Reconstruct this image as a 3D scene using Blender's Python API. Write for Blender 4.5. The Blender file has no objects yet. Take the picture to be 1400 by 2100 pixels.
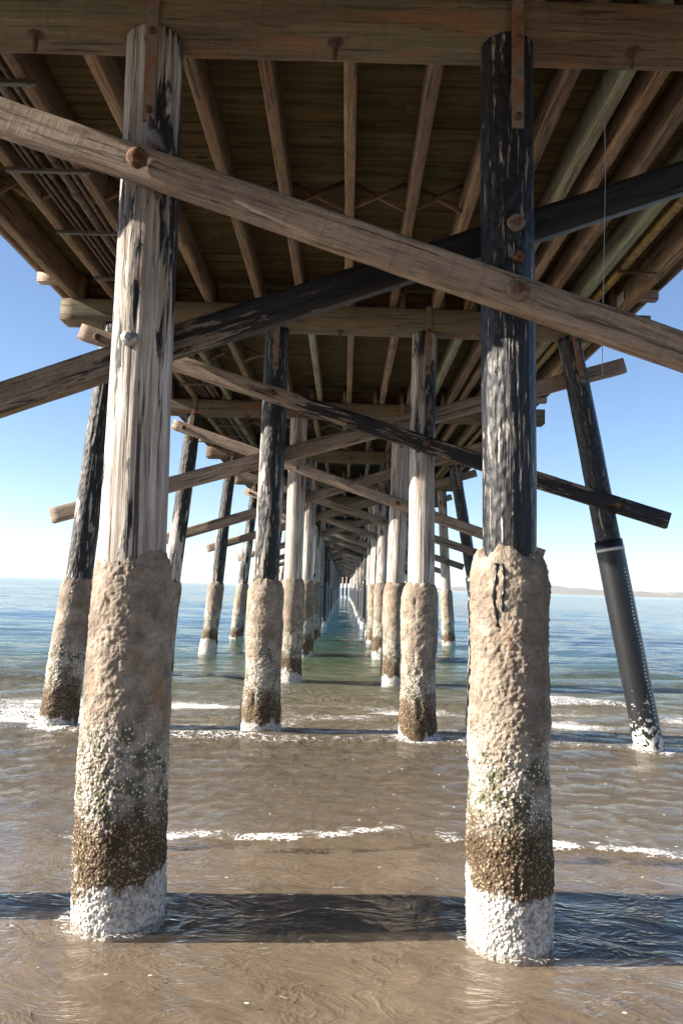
import bpy, bmesh, math, random
import numpy as np
from mathutils import Vector, Matrix
random.seed(7)
R = math.radians
sc = bpy.context.scene
C = sc.collection

# ------------------------------------------------------------------ camera
F_PX, ROLL, PITCH, YAW = 1570.0, R(1.86), math.atan(154/1570.0), R(-0.436)
F0 = Vector((math.sin(YAW), math.cos(YAW), 0)); R0 = Vector((math.cos(YAW), -math.sin(YAW), 0)); ZZ = Vector((0, 0, 1))
FW = F0*math.cos(PITCH)+ZZ*math.sin(PITCH); U0 = -F0*math.sin(PITCH)+ZZ*math.cos(PITCH)
RI = R0*math.cos(ROLL)+U0*math.sin(ROLL); UP = U0*math.cos(ROLL)-R0*math.sin(ROLL)
cam_d = bpy.data.cameras.new('camera'); cam = bpy.data.objects.new('camera', cam_d); C.objects.link(cam)
cam_d.sensor_fit = 'VERTICAL'; cam_d.sensor_height = 36; cam_d.sensor_width = 24
cam_d.lens = 36*F_PX/2100
cam_d.clip_start = 0.05; cam_d.clip_end = 90000
m = Matrix((RI, UP, -FW)).transposed().to_4x4(); m.translation = Vector((0, 0, 1.8))
cam.matrix_world = m
sc.camera = cam

# ------------------------------------------------------------------ light
SUN_EL, SUN_AZ = R(25), R(5)          # sun low on the left, a little on the camera's side
sun_dir = Vector((-math.cos(SUN_EL)*math.cos(SUN_AZ), -math.cos(SUN_EL)*math.sin(SUN_AZ), math.sin(SUN_EL)))
sd = bpy.data.lights.new('sun', 'SUN'); sd.energy = 5.0; sd.angle = R(0.5); sd.color = (1.0, 0.90, 0.77)
so = bpy.data.objects.new('sun', sd); C.objects.link(so)
so.rotation_euler = sun_dir.to_track_quat('Z', 'Y').to_euler(); so.location = (-20, 0, 20)
w = bpy.data.worlds.new('World'); sc.world = w; w.use_nodes = True
wn = w.node_tree; wn.nodes.clear()
sky = wn.nodes.new('ShaderNodeTexSky'); sky.sky_type = 'NISHITA'; sky.sun_disc = False
sky.sun_elevation = SUN_EL; sky.sun_rotation = math.atan2(sun_dir.x, sun_dir.y) % (2*math.pi)
sky.air_density = 0.9; sky.dust_density = 0.05; sky.ozone_density = 2.6
bg = wn.nodes.new('ShaderNodeBackground'); bg.inputs['Strength'].default_value = 0.053
wo = wn.nodes.new('ShaderNodeOutputWorld')
tint = wn.nodes.new('ShaderNodeMix'); tint.data_type = 'RGBA'; tint.blend_type = 'MULTIPLY'; tint.inputs[0].default_value = 1
wn.links.new(sky.outputs[0], tint.inputs[6]); tint.inputs[7].default_value = (.96, 1.0, 1.06, 1)
wn.links.new(tint.outputs[2], bg.inputs['Color']); wn.links.new(bg.outputs[0], wo.inputs['Surface'])
sc.view_settings.view_transform = 'Standard'; sc.view_settings.look = 'None'
sc.view_settings.exposure = 1.85; sc.view_settings.gamma = 1
sc.render.engine = 'CYCLES'
sc.cycles.max_bounces = 8; sc.cycles.diffuse_bounces = 4; sc.cycles.glossy_bounces = 4; sc.cycles.transparent_max_bounces = 8
sc.cycles.use_denoising = True

# ------------------------------------------------------------------ numpy noise
def _h(ix, iy, iz, s):
    n = (ix*374761393 + iy*668265263 + iz*2147483647 + s*974711) & 0xffffffff
    n = (n ^ (n >> 13)) * 1274126177 & 0xffffffff
    n = (n ^ (n >> 16)) * 2246822519 & 0xffffffff
    return ((n ^ (n >> 15)) & 0xffffff) / float(0xffffff)
def vn(p, s=0):
    p = np.asarray(p, dtype=np.float64)
    i = np.floor(p).astype(np.int64); f = p-i; f = f*f*(3-2*f)
    x, y, z = i[..., 0], i[..., 1], i[..., 2]; u, v, q = f[..., 0], f[..., 1], f[..., 2]
    def L(a, b, t): return a+(b-a)*t
    a = L(L(_h(x, y, z, s), _h(x+1, y, z, s), u), L(_h(x, y+1, z, s), _h(x+1, y+1, z, s), u), v)
    b = L(L(_h(x, y, z+1, s), _h(x+1, y, z+1, s), u), L(_h(x, y+1, z+1, s), _h(x+1, y+1, z+1, s), u), v)
    return L(a, b, q)*2-1
def fbm(p, o=4, s=0):
    p = np.asarray(p, dtype=np.float64); t = 0; a = 1; n = 0
    for k in range(o):
        t = t+a*vn(p*(2.03**k)+k*17.3, s+k); n += a; a *= .5
    return t/n
def worley(p, s=0):
    p = np.asarray(p, dtype=np.float64); i = np.floor(p).astype(np.int64); best = np.full(p.shape[:-1], 9.)
    for dx in (-1, 0, 1):
        for dy in (-1, 0, 1):
            for dz in (-1, 0, 1):
                c = i+np.array([dx, dy, dz])
                q = np.stack([c[..., k]+_h(c[..., 0], c[..., 1], c[..., 2], s+k+1) for k in range(3)], -1)
                best = np.minimum(best, ((q-p)**2).sum(-1))
    return np.sqrt(best)
def sst(a, b, x):
    t = np.clip((x-a)/(b-a), 0, 1); return t*t*(3-2*t)

# ------------------------------------------------------------------ materials
def newmat(name):
    mt = bpy.data.materials.new(name); mt.use_nodes = True
    nt = mt.node_tree; nt.nodes.clear(); return mt, nt
class N:
    def __init__(s, nt): s.t = nt; s.l = nt.links
    def n(s, ty, **k):
        o = s.t.nodes.new(ty)
        for a, b in k.items(): setattr(o, a, b)
        return o
    def put(s, sock, v):
        if hasattr(v, 'is_output'): s.l.new(v, sock)
        elif v is not None: sock.default_value = v
    def math(s, op, a, b=None, c=None, clamp=False):
        o = s.n('ShaderNodeMath', operation=op, use_clamp=clamp); s.put(o.inputs[0], a)
        if b is not None: s.put(o.inputs[1], b)
        if c is not None: s.put(o.inputs[2], c)
        return o.outputs[0]
    def vm(s, op, a, b=None):
        o = s.n('ShaderNodeVectorMath', operation=op); s.put(o.inputs[0], a)
        if b is not None: s.put(o.inputs[1], b)
        return o.outputs[0]
    def noise(s, v, scale=5, detail=4, rough=.5, dist=0.):
        o = s.n('ShaderNodeTexNoise'); s.put(o.inputs['Vector'], v); s.put(o.inputs['Scale'], scale)
        o.inputs['Detail'].default_value = detail; o.inputs['Roughness'].default_value = rough; o.inputs['Distortion'].default_value = dist
        return o.outputs['Fac']
    def vor(s, v, scale=5, feature='F1', rnd=1.):
        o = s.n('ShaderNodeTexVoronoi', feature=feature); s.put(o.inputs['Vector'], v); o.inputs['Scale'].default_value = scale
        o.inputs['Randomness'].default_value = rnd
        return o
    def ramp(s, f, stops, interp='LINEAR'):
        o = s.n('ShaderNodeValToRGB'); o.color_ramp.interpolation = interp; e = o.color_ramp.elements
        while len(e) < len(stops): e.new(.5)
        for q, (p, c) in zip(e, stops):
            q.position = p; q.color = (c, c, c, 1) if isinstance(c, (int, float)) else (*c, 1)
        s.put(o.inputs[0], f); return o.outputs[0]
    def mr(s, v, a, b, c=0., d=1.):
        o = s.n('ShaderNodeMapRange'); o.interpolation_type = 'SMOOTHSTEP'
        s.put(o.inputs[0], v)
        for k, x in zip((1, 2, 3, 4), (a, b, c, d)): s.put(o.inputs[k], x)
        return o.outputs[0]
    def mix(s, f, a, b, bt='MIX'):
        o = s.n('ShaderNodeMix', data_type='RGBA', blend_type=bt); s.put(o.inputs[0], f)
        for k, v in ((6, a), (7, b)):
            if isinstance(v, tuple): v = (*v, 1)
            s.put(o.inputs[k], v)
        return o.outputs[2]
    def scale(s, v, xyz):
        return s.vm('MULTIPLY', v, xyz)
    def sep(s, v):
        o = s.n('ShaderNodeSeparateXYZ'); s.put(o.inputs[0], v); return o.outputs
    def bump(s, h, dist, strength=1., nrm=None):
        o = s.n('ShaderNodeBump'); s.put(o.inputs['Height'], h); o.inputs['Distance'].default_value = dist
        s.put(o.inputs['Strength'], strength)
        if nrm is not None: s.put(o.inputs['Normal'], nrm)
        return o.outputs[0]
    def pbr(s, col, rough, nrm=None, metal=0., spec=.5):
        o = s.n('ShaderNodeBsdfPrincipled'); s.put(o.inputs['Base Color'], (*col, 1) if isinstance(col, tuple) else col)
        s.put(o.inputs['Roughness'], rough); s.put(o.inputs['Metallic'], metal); s.put(o.inputs['Specular IOR Level'], spec)
        if nrm is not None: s.put(o.inputs['Normal'], nrm)
        return o.outputs[0]
    def out(s, sh):
        o = s.n('ShaderNodeOutputMaterial'); s.l.new(sh, o.inputs['Surface'])
    def ocoord(s):
        tc = s.n('ShaderNodeTexCoord'); oi = s.n('ShaderNodeObjectInfo')
        r = s.math('MULTIPLY', oi.outputs['Random'], 37.)
        cmb = s.n('ShaderNodeCombineXYZ'); s.put(cmb.inputs[0], r); s.put(cmb.inputs[1], r); s.put(cmb.inputs[2], r)
        return tc.outputs['Object'], s.vm('ADD', tc.outputs['Object'], cmb.outputs[0]), oi

def timber_mat(name, light, mid, dark, green=0., tar=0., tar_x=None, rough=.8, var=.35, streak=(2.4, 44, 44), warm=0.):
    mt, nt = newmat(name); n = N(nt)
    raw, v, oi = n.ocoord()
    g = n.scale(v, streak)
    grain = n.noise(g, 1., 6, .62, .6)
    fine = n.noise(n.scale(v, (6, 120, 120)), 1., 4, .7)
    saw = n.noise(n.scale(v, (38, 4, 4)), 1., 3, .6)
    blot = n.noise(n.scale(v, (1.2, 3, 3)), 1.3, 4, .55)
    col = n.ramp(grain, [(.30, dark), (.48, mid), (.70, light)])
    col = n.mix(n.mr(blot, .42, .68, 0, .65), col, tuple(c*.45 for c in mid))
    col = n.mix(n.math('MULTIPLY', n.mr(fine, .35, .65), .35), col, tuple(min(1, c*1.35) for c in light))
    col = n.mix(n.mr(saw, .5, .72, 0, .35), col, tuple(c*.5 for c in mid))
    col = n.mix(n.mr(n.noise(n.scale(v, (9, 60, 60)), 1., 5, .75), .60, .68, 0, .8), col, tuple(c*.35 for c in dark))
    # knots
    kv = n.vor(n.scale(v, (1.5, 5.5, 5.5)), 1.)
    kd = kv.outputs['Distance']
    ring = n.mr(n.math('SINE', n.math('MULTIPLY', kd, 110.)), -.2, 1., 0, .5)
    km = n.mr(kd, .10, .20, 1., 0.)
    col = n.mix(n.math('MULTIPLY', km, .65), col, n.mix(ring, tuple(c*.35 for c in mid), mid))
    # cracks along the grain
    cr = n.noise(n.scale(v, (1.3, 30, 30)), 1., 4, .65, .3)
    crk = n.mr(cr, .37, .42, 1., 0.)
    col = n.mix(n.math('MULTIPLY', crk, .7), col, tuple(c*.3 for c in dark))
    if green:
        gm = n.mr(n.noise(n.scale(v, (.7, 2, 2)), 1., 3), .38, .7, 0, green)
        col = n.mix(gm, col, (.20, .25, .16))
    if warm:
        wm = n.mr(n.noise(n.scale(v, (.9, 3, 3)), 1.7, 3), .5, .75, 0, warm)
        col = n.mix(wm, col, (.22, .09, .035))
    # each piece a little lighter or darker
    val = n.math('MULTIPLY_ADD', oi.outputs['Random'], var, 1-var*.5)
    hs = n.n('ShaderNodeHueSaturation'); n.put(hs.inputs['Value'], val); n.put(hs.inputs['Color'], col)
    col = hs.outputs[0]; rg = rough
    if tar:
        tn = n.noise(n.scale(v, (1.8, 16, 16)), 1., 8, .74, .5)
        thr = tn
        if tar_x:
            x = n.sep(raw)[0]
            thr = n.math('ADD', tn, n.mr(x, tar_x[0], tar_x[1], -.18, .12))
        tm = n.mr(thr, .5-tar*.2, .54-tar*.2)
        col = n.mix(tm, col, (.012, .011, .012))
        rg = n.mr(tm, 0, 1, rough, .45)
    h = n.math('ADD', n.math('MULTIPLY', grain, .9), n.math('MULTIPLY', fine, .5))
    h = n.math('ADD', h, n.math('MULTIPLY', saw, .35))
    h = n.math('SUBTRACT', h, n.math('MULTIPLY', crk, .8))
    h = n.math('ADD', h, n.math('MULTIPLY', km, .6))
    n.out(n.pbr(col, rg, n.bump(h, .006, 1.), spec=.3))
    return mt

M = {}
M['brace'] = timber_mat('weathered brace wood', (.33, .255, .20), (.215, .158, .118), (.085, .06, .043), rough=.75)
M['brace_tar'] = timber_mat('tarred brace wood', (.30, .24, .19), (.20, .15, .11), (.08, .06, .045), tar=.16, tar_x=(.6, 4.5), rough=.75)
M['brace_tar2'] = timber_mat('half tarred brace wood', (.36, .27, .20), (.24, .17, .12), (.10, .07, .05), tar=-.16, tar_x=(.6, 3.6), rough=.75)
M['cap'] = timber_mat('cap beam wood', (.155, .11, .07), (.10, .068, .04), (.038, .026, .016), green=.22, warm=.6, rough=.85)
M['stringer'] = timber_mat('stringer wood', (.24, .165, .105), (.145, .098, .06), (.05, .034, .02), warm=.35, rough=.85, var=.55)
M['stringer_green'] = timber_mat('greenish stringer wood', (.22, .20, .14), (.14, .125, .085), (.06, .05, .03), green=.5, rough=.85)
M['ply'] = None

def ply_mat():
    mt, nt = newmat('plywood underside'); n = N(nt)
    raw, v, oi = n.ocoord()
    g = n.noise(n.scale(v, (.8, 16, 1)), 1., 5, .6, .8)
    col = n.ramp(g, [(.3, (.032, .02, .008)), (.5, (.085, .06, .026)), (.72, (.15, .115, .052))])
    k = n.vor(n.scale(v, (1.6, 4.5, 1)), 1.).outputs['Distance']
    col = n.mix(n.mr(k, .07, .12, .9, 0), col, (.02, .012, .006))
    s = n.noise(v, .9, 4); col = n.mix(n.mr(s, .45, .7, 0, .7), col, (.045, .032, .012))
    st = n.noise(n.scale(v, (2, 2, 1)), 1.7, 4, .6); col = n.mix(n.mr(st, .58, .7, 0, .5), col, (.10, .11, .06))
    n.out(n.pbr(col, .85, n.bump(g, .004, .6), spec=.2))
    return mt
M['ply'] = ply_mat()

def shaft_mat():
    # Object colour: R = how much tar is left, G = how rusty/brown, B = offset of the tarred side
    mt, nt = newmat('weathered pile wood'); n = N(nt)
    raw, v, oi = n.ocoord()
    oc = n.n('ShaderNodeSeparateColor'); n.l.new(oi.outputs['Color'], oc.inputs[0])
    tar, brown = oc.outputs[0], oc.outputs[1]
    grain = n.noise(n.scale(v, (34, 34, 1.3)), 1., 7, .66, .35)
    fine = n.noise(n.scale(v, (120, 120, 3)), 1., 3, .6)
    blot = n.noise(n.scale(v, (3.2, 3.2, .9)), 1., 5, .6)
    col = n.ramp(grain, [(.30, (.13, .10, .08)), (.42, (.34, .29, .25)), (.55, (.56, .52, .48)), (.72, (.72, .70, .67))])
    col = n.mix(n.mr(blot, .44, .62, 0, .6), col, (.26, .22, .19))
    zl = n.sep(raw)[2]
    wn_ = n.mr(n.noise(n.scale(v, (7, 7, .7)), 1., 4, .6), .62, .74)
    col = n.mix(n.math('MULTIPLY', wn_, n.math('MULTIPLY_ADD', brown, 1.2, .35, clamp=True)), col, (.20, .085, .035))
    cr = n.noise(n.scale(v, (34, 34, 1.)), 1., 5, .62, .25); crk = n.mr(cr, .37, .415, 1, 0)
    col = n.mix(n.math('MULTIPLY', crk, .85), col, (.03, .024, .02))
    col = n.mix(n.mr(zl, 1.0, 2.3, 0., .55), col, n.mix(n.mr(grain, .4, .65), (.10, .075, .055), (.30, .26, .225)))  # upper shaft darker: shade under the deck put into the colour, plus weathering
    # tar: flaking sheets with a side bias
    tn = n.noise(n.scale(v, (9, 9, 1.5)), 1., 7, .66, .4)
    big = n.noise(n.scale(v, (2.6, 2.6, .35)), 1., 3, .5)
    thr = n.math('ADD', n.math('MULTIPLY', tn, .7), n.math('MULTIPLY', big, .5))
    thr = n.math('ADD', thr, n.math('MULTIPLY', n.math('SUBTRACT', tar, .5), .50))
    thr = n.math('ADD', thr, n.mr(zl, 1.2, 2.7, 0., .12))  # more tar towards the top: part stain, part painted deck shade
    tm = n.mr(thr, .60, .64)
    flakes = n.mr(n.noise(n.scale(v, (36, 36, 4)), 1., 5, .65), .585, .62)
    tm = n.math('MULTIPLY', tm, n.math('SUBTRACT', 1., n.math('MULTIPLY', flakes, .9)))
    col = n.mix(tm, col, (.011, .011, .013))
    rg = n.math('SUBTRACT', .8, n.math('MULTIPLY', tm, n.mr(tar, .3, .9, .1, .38)))
    tb = n.vor(n.scale(v, (30, 30, 14)), 1., 'SMOOTH_F1').outputs['Distance']
    h = n.math('ADD', n.math('MULTIPLY', grain, .9), n.math('MULTIPLY', fine, .2))
    h = n.math('SUBTRACT', h, n.math('MULTIPLY', crk, .9))
    h = n.math('ADD', h, n.math('MULTIPLY', tm, n.math('MULTIPLY_ADD', tb, 1.3, .35)))
    n.out(n.pbr(col, rg, n.bump(h, .010, 1.), spec=.35))
    return mt
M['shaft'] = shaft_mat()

def jacket_mat():
    mt, nt = newmat('barnacled concrete'); n = N(nt)
    raw, v, oi = n.ocoord()
    z = n.sep(raw)[2]
    wob = n.math('SUBTRACT', n.noise(n.scale(v, (3.4, 3.4, 3)), 1., 5, .6), .5)
    zz = n.math('ADD', z, n.math('MULTIPLY', wob, .9))
    zz = n.math('ADD', zz, n.math('MULTIPLY_ADD', oi.outputs['Random'], .24, -.10))
    big = n.noise(v, 2.1, 5, .6); mid = n.noise(v, 9, 5, .62); sm = n.noise(v, 45, 4, .65)
    tan = n.ramp(mid, [(.3, (.145, .118, .09)), (.5, (.255, .208, .162)), (.7, (.385, .328, .268))])
    tan = n.mix(n.mr(big, .44, .66, 0, .75), tan, (.13, .10, .08))
    tan = n.mix(n.mr(n.noise(n.scale(v, (5, 5, 1.3)), 1., 4, .6), .60, .72, 0, .7), tan, (.30, .15, .07))
    tan = n.mix(n.mr(sm, .55, .75, 0, .45), tan, (.50, .44, .37))
    tan = n.mix(n.mr(sm, .3, .42, .5, 0), tan, (.14, .11, .09))
    bc = n.vor(v, 62); bd = n.math('ADD', bc.outputs['Distance'], n.math('MULTIPLY', n.math('SUBTRACT', n.noise(v, 30, 4, .7), .5), .5))
    cell = n.n('ShaderNodeSeparateColor'); n.l.new(bc.outputs['Color'], cell.inputs[0]); cr = cell.outputs[0]
    dot = n.mr(bd, .30, .45, 1., 0.)
    white = n.mix(n.mr(sm, .35, .6), (.27, .255, .235), (.60, .585, .56))
    white = n.mix(n.mr(n.noise(v, 18, 5, .7), .52, .64, 0, .8), white, (.20, .165, .125))
    brown = n.mix(n.math('MULTIPLY', dot, cr), (.085, .06, .036), (.46, .36, .25))
    brown = n.mix(n.mr(n.noise(v, 6, 4), .5, .66, 0, .75), brown, (.055, .036, .02))
    spk = n.mix(n.math('MULTIPLY', dot, n.mr(n.math('ADD', cr, n.math('SUBTRACT', big, .5)), .35, .6)), n.mix(n.mr(mid, .40, .55), (.11, .105, .065), (.34, .30, .25)), (.78, .76, .70))
    col = n.mix(n.mr(zz, .22, .28), white, brown)
    col = n.mix(n.mr(zz, .48, .74), col, spk)
    col = n.mix(n.mr(n.math('ADD', zz, n.math('MULTIPLY', n.math('SUBTRACT', sm, .5), .6)), .86, 1.14), col, tan)
    h = n.math('MULTIPLY', n.math('SUBTRACT', 1., bd), n.mr(z, .8, 1.3, 1., .15))
    h = n.math('ADD', h, n.math('MULTIPLY', sm, .9)); h = n.math('ADD', h, n.math('MULTIPLY', mid, .9))
    n.out(n.pbr(col, .9, n.bump(h, .012, 1.), spec=.25))
    return mt
M['jacket'] = jacket_mat()

def wrap_mat():
    mt, nt = newmat('black plastic wrap'); n = N(nt)
    raw, v, oi = n.ocoord(); z = n.sep(raw)[2]
    a = n.noise(v, 16, 6, .7)
    crust = n.mr(n.math('SUBTRACT', a, n.math('MULTIPLY', z, .35)), .40, .44)
    c = n.mix(n.noise(v, 3, 3), (.006, .007, .009), (.014, .015, .018))
    c = n.mix(crust, c, n.mix(n.noise(v, 60, 2), (.35, .34, .32), (.8, .8, .78)))
    n.out(n.pbr(c, n.mr(crust, 0, 1, .36, .9), n.bump(n.math('ADD', n.math('MULTIPLY', crust, 1.), n.math('MULTIPLY', n.noise(v, 50, 2), .3)), .01, .8)))
    return mt
M['wrap'] = wrap_mat()
def simple(name, cols, scale, rough, bump=.003, metal=0., spec=.5):
    mt, nt = newmat(name); n = N(nt); raw, v, oi = n.ocoord()
    a = n.noise(v, scale, 5, .65)
    k = [(.3+.4*i/(len(cols)-1), c) for i, c in enumerate(cols)]
    n.out(n.pbr(n.ramp(a, k), rough, n.bump(a, bump, .8), metal, spec)); return mt
M['rust'] = simple('rusty iron', [(.02, .012, .008), (.09, .04, .02), (.24, .10, .04)], 34, .9, .014)
M['rust_dark'] = simple('dark rusty iron', [(.02, .012, .008), (.06, .03, .018), (.12, .05, .025)], 26, .85, .006)
M['galv'] = simple('galvanised steel', [(.16, .17, .18), (.34, .35, .36), (.5, .5, .5)], 24, .45, .003, .6)
M['strap'] = simple('rust streaked strap', [(.07, .06, .055), (.15, .12, .10), (.17, .08, .04), (.07, .035, .02)], 7, .7, .004)
M['band'] = simple('pale steel band', [(.4, .4, .37), (.6, .6, .56)], 20, .5, .001)
M['pipe'] = simple('grimy pipe', [(.035, .024, .017), (.10, .07, .05), (.17, .12, .085)], 22, .75, .004)
M['bar'] = simple('grey hanger steel', [(.05, .045, .042), (.10, .09, .085)], 14, .6, .002)
M['yellow'] = simple('worn yellow paint', [(.05, .035, .02), (.17, .11, .025), (.28, .19, .04)], 16, .6, .002)
M['white_plate'] = simple('white painted plate', [(.3, .28, .25), (.55, .54, .52), (.62, .62, .6)], 18, .5, .001)
M['washer'] = simple('weathered round washer', [(.05, .035, .025), (.13, .10, .075), (.19, .15, .12)], 40, .8, .004)
M['rivet'] = simple('pale rivet', [(.6, .6, .58), (.75, .75, .73)], 20, .4, .001)
M['tarline'] = simple('black tar run', [(.01, .01, .012), (.02, .02, .022)], 20, .35, .002)
M['line'] = simple('thin nylon line', [(.3, .3, .28), (.4, .4, .38)], 20, .5, .0)
M['pg_dark'] = simple('dark slate feathers', [(.012, .013, .018), (.03, .032, .042)], 60, .6, .002)
M['pg_grey'] = simple('grey feathers', [(.06, .06, .07), (.12, .12, .13)], 50, .75, .002)
M['pg_foot'] = simple('red skin', [(.25, .06, .05), (.35, .1, .08)], 50, .6, .0)
M['pg_beak'] = simple('pale horn', [(.2, .2, .2), (.5, .5, .5)], 50, .5, .0)

# ------------------------------------------------------------------ helpers
def mesh_np(name, V, Q, mat, smooth=True):
    me = bpy.data.meshes.new(name)
    V = np.asarray(V, dtype=np.float32); Q = np.asarray(Q, dtype=np.int32)
    k = Q.shape[1]
    me.vertices.add(len(V)); me.vertices.foreach_set('co', V.ravel())
    me.loops.add(Q.size); me.loops.foreach_set('vertex_index', Q.ravel())
    me.polygons.add(len(Q)); me.polygons.foreach_set('loop_start', np.arange(0, Q.size, k, dtype=np.int32))
    if smooth: me.polygons.foreach_set('use_smooth', np.ones(len(Q), dtype=bool))
    if mat: me.materials.append(mat)
    me.update(calc_edges=True); me.validate()
    return me
def link(name, me, parent=None, loc=None, mat4=None):
    o = bpy.data.objects.new(name, me); C.objects.link(o)
    if parent is not None: o.parent = parent
    if mat4 is not None: o.matrix_local = mat4
    elif loc is not None: o.location = loc
    return o
def tag(o, label=None, cat=None, group=None, kind=None):
    if label:
        o['label'] = label
    if cat: o['category'] = cat
    if group: o['group'] = group
    if kind: o['kind'] = kind
    return o
def empty(name, loc, quat=None):
    o = bpy.data.objects.new(name, None); C.objects.link(o); o.location = loc; o.empty_display_size = .2
    if quat is not None: o.rotation_mode = 'QUATERNION'; o.rotation_quaternion = quat
    return o
def ringgrid(V, nr, nc, cap0=True, cap1=True):
    """rows x cols of points closed round; returns verts+quads with fan-ish caps made as quads to a centre line"""
    i = np.arange(nr-1)[:, None]*nc; j = np.arange(nc)[None, :]; j2 = (j+1) % nc
    Q = np.stack([i+j, i+j2, i+nc+j2, i+nc+j], -1).reshape(-1, 4)
    V = V.reshape(-1, 3); ex = []
    Vl = [V]; base = len(V)
    for flag, row in ((cap0, 0), (cap1, nr-1)):
        if not flag: continue
        ringv = V[row*nc:(row+1)*nc]; c = ringv.mean(0)
        inner = c+(ringv-c)*.02
        Vl.append(inner); a = row*nc+np.arange(nc); b = base+np.arange(nc)
        a2 = np.roll(a, -1); b2 = np.roll(b, -1)
        q = np.stack([a, b, b2, a2], -1) if row == 0 else np.stack([a, a2, b2, b], -1)
        ex.append(q)
        # close tiny hole pairing vertices across
        h = nc//2
        k = np.arange(h-1)
        t = np.stack([b[k], b[k+1], b[nc-2-k], b[nc-1-k]], -1)
        if row == 0: t = t[:, ::-1]
        ex.append(t); base += nc
    return np.concatenate(Vl), np.concatenate([Q]+ex)

def timber_mesh(name, L, wd, ht, mat, seg=.12, side=3, ch=.008, amp=.003, seed=0, ends=.0, sag=0.):
    """beam along +X from 0 to L, centred in Y and Z"""
    nr = max(2, int(L/seg)+1)
    a, b = wd/2, ht/2; pr = []
    ch = min(ch, a*.45, b*.45)
    def edge(p, q):
        for t in np.linspace(0, 1, side, endpoint=False): pr.append((p[0]+(q[0]-p[0])*t, p[1]+(q[1]-p[1])*t))
    P = [(a-ch, -b), (a, -b+ch), (a, b-ch), (a-ch, b), (-a+ch, b), (-a, b-ch), (-a, -b+ch), (-a+ch, -b)]
    for k in range(8):
        p, q = P[k], P[(k+1) % 8]
        if k % 2 == 0: pr.append(p)          # chamfer
        else: edge(p, q)
    pr = np.array(pr); nc = len(pr)
    if nc % 2: pr = np.concatenate([pr, [(pr[-1]+pr[0])/2]]); nc += 1
    x = np.linspace(0, L, nr)
    V = np.zeros((nr, nc, 3)); V[..., 0] = x[:, None]; V[..., 1] = pr[None, :, 0]; V[..., 2] = pr[None, :, 1]
    nrm = V[..., 1:].copy(); nrm /= np.linalg.norm(nrm, axis=-1, keepdims=True)+1e-9
    co = V*np.array([1.6, 9, 9])
    d = fbm(co, 3, seed)*amp
    edgeness = np.clip((np.abs(V[..., 1])/a*np.abs(V[..., 2])/b), 0, 1)**3
    d = d*.5-edgeness*amp*2.6*np.clip(fbm(V*np.array([6, 3, 3]), 3, seed+9)-.08, 0, 1)
    V[..., 1:] += nrm*d[..., None]
    V[..., 1] += (fbm(np.stack([x*.35, x*0, x*0], -1), 2, seed+3)*amp*3)[:, None]
    V[..., 2] += (fbm(np.stack([x*.35, x*0+5, x*0], -1), 2, seed+4)*amp*3)[:, None]
    Vv, Q = ringgrid(V, nr, nc)
    return mesh_np(name, Vv, Q, mat, smooth=False)
def frame(p0, p1, up=Vector((0, 0, 1))):
    p0, p1 = Vector(p0), Vector(p1); x = (p1-p0).normalized(); y = up.cross(x).normalized(); z = x.cross(y)
    mm = Matrix((x, y, z)).transposed().to_4x4(); mm.translation = p0; return mm
_seed = [11]
def beam(name, p0, p1, wd, ht, mat, parent=None, **k):
    _seed[0] += 1; L = (Vector(p1)-Vector(p0)).length
    me = timber_mesh(name, L, wd, ht, mat, seed=_seed[0], **k)
    return link(name, me, parent, mat4=frame(p0, p1))
def box_mesh(name, sx, sy, sz, mat, bev=.003):
    bm = bmesh.new(); bmesh.ops.create_cube(bm, size=1)
    for v_ in bm.verts: v_.co.x *= sx; v_.co.y *= sy; v_.co.z *= sz
    bmesh.ops.bevel(bm, geom=bm.edges[:], offset=min(bev, sx*.3, sy*.3, sz*.3), segments=2, affect='EDGES')
    me = bpy.data.meshes.new(name); bm.to_mesh(me); bm.free(); me.materials.append(mat); return me
def disc_mesh(name, r, th, mat, seg=20, rough_=.0, seed=0):
    """lathe disc along -Y"""
    prof = [(0.001, -th), (r*.8, -th), (r, -th*.72), (r, 0)]
    V = []
    for (rr, y) in prof:
        for k in range(seg):
            a = 2*math.pi*k/seg
            q = 1+rough_*(_h(np.int64(k), np.int64(int(rr*900)), np.int64(seed), 5)-.5)
            V.append((rr*q*math.cos(a), y*(1+rough_*(random.random()-.5)), rr*q*math.sin(a)))
    Q = []
    for i in range(len(prof)-1):
        for k in range(seg):
            Q.append((i*seg+k, i*seg+(k+1) % seg, (i+1)*seg+(k+1) % seg, (i+1)*seg+k))
    return mesh_np(name, V, Q, mat, smooth=False)
def tube_mesh(name, pts, r, mat, seg=10, amp=0., seed=0):
    pts = [Vector(p) for p in pts]; nr = len(pts); V = np.zeros((nr, seg, 3))
    rr = r if hasattr(r, '__len__') else [r]*nr
    for i, p in enumerate(pts):
        t = (pts[min(i+1, nr-1)]-pts[max(i-1, 0)]).normalized()
        u = t.cross(Vector((0, 0, 1)));
        if u.length < .1: u = t.cross(Vector((0, 1, 0)))
        u.normalize(); w_ = t.cross(u)
        for k in range(seg):
            a = 2*math.pi*k/seg; V[i, k] = p+(u*math.cos(a)+w_*math.sin(a))*rr[i]
    if amp:
        V += (fbm(V*8, 3, seed)*amp)[..., None]*np.array([1, .3, 1])
    Vv, Q = ringgrid(V, nr, seg); return mesh_np(name, Vv, Q, mat)

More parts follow.
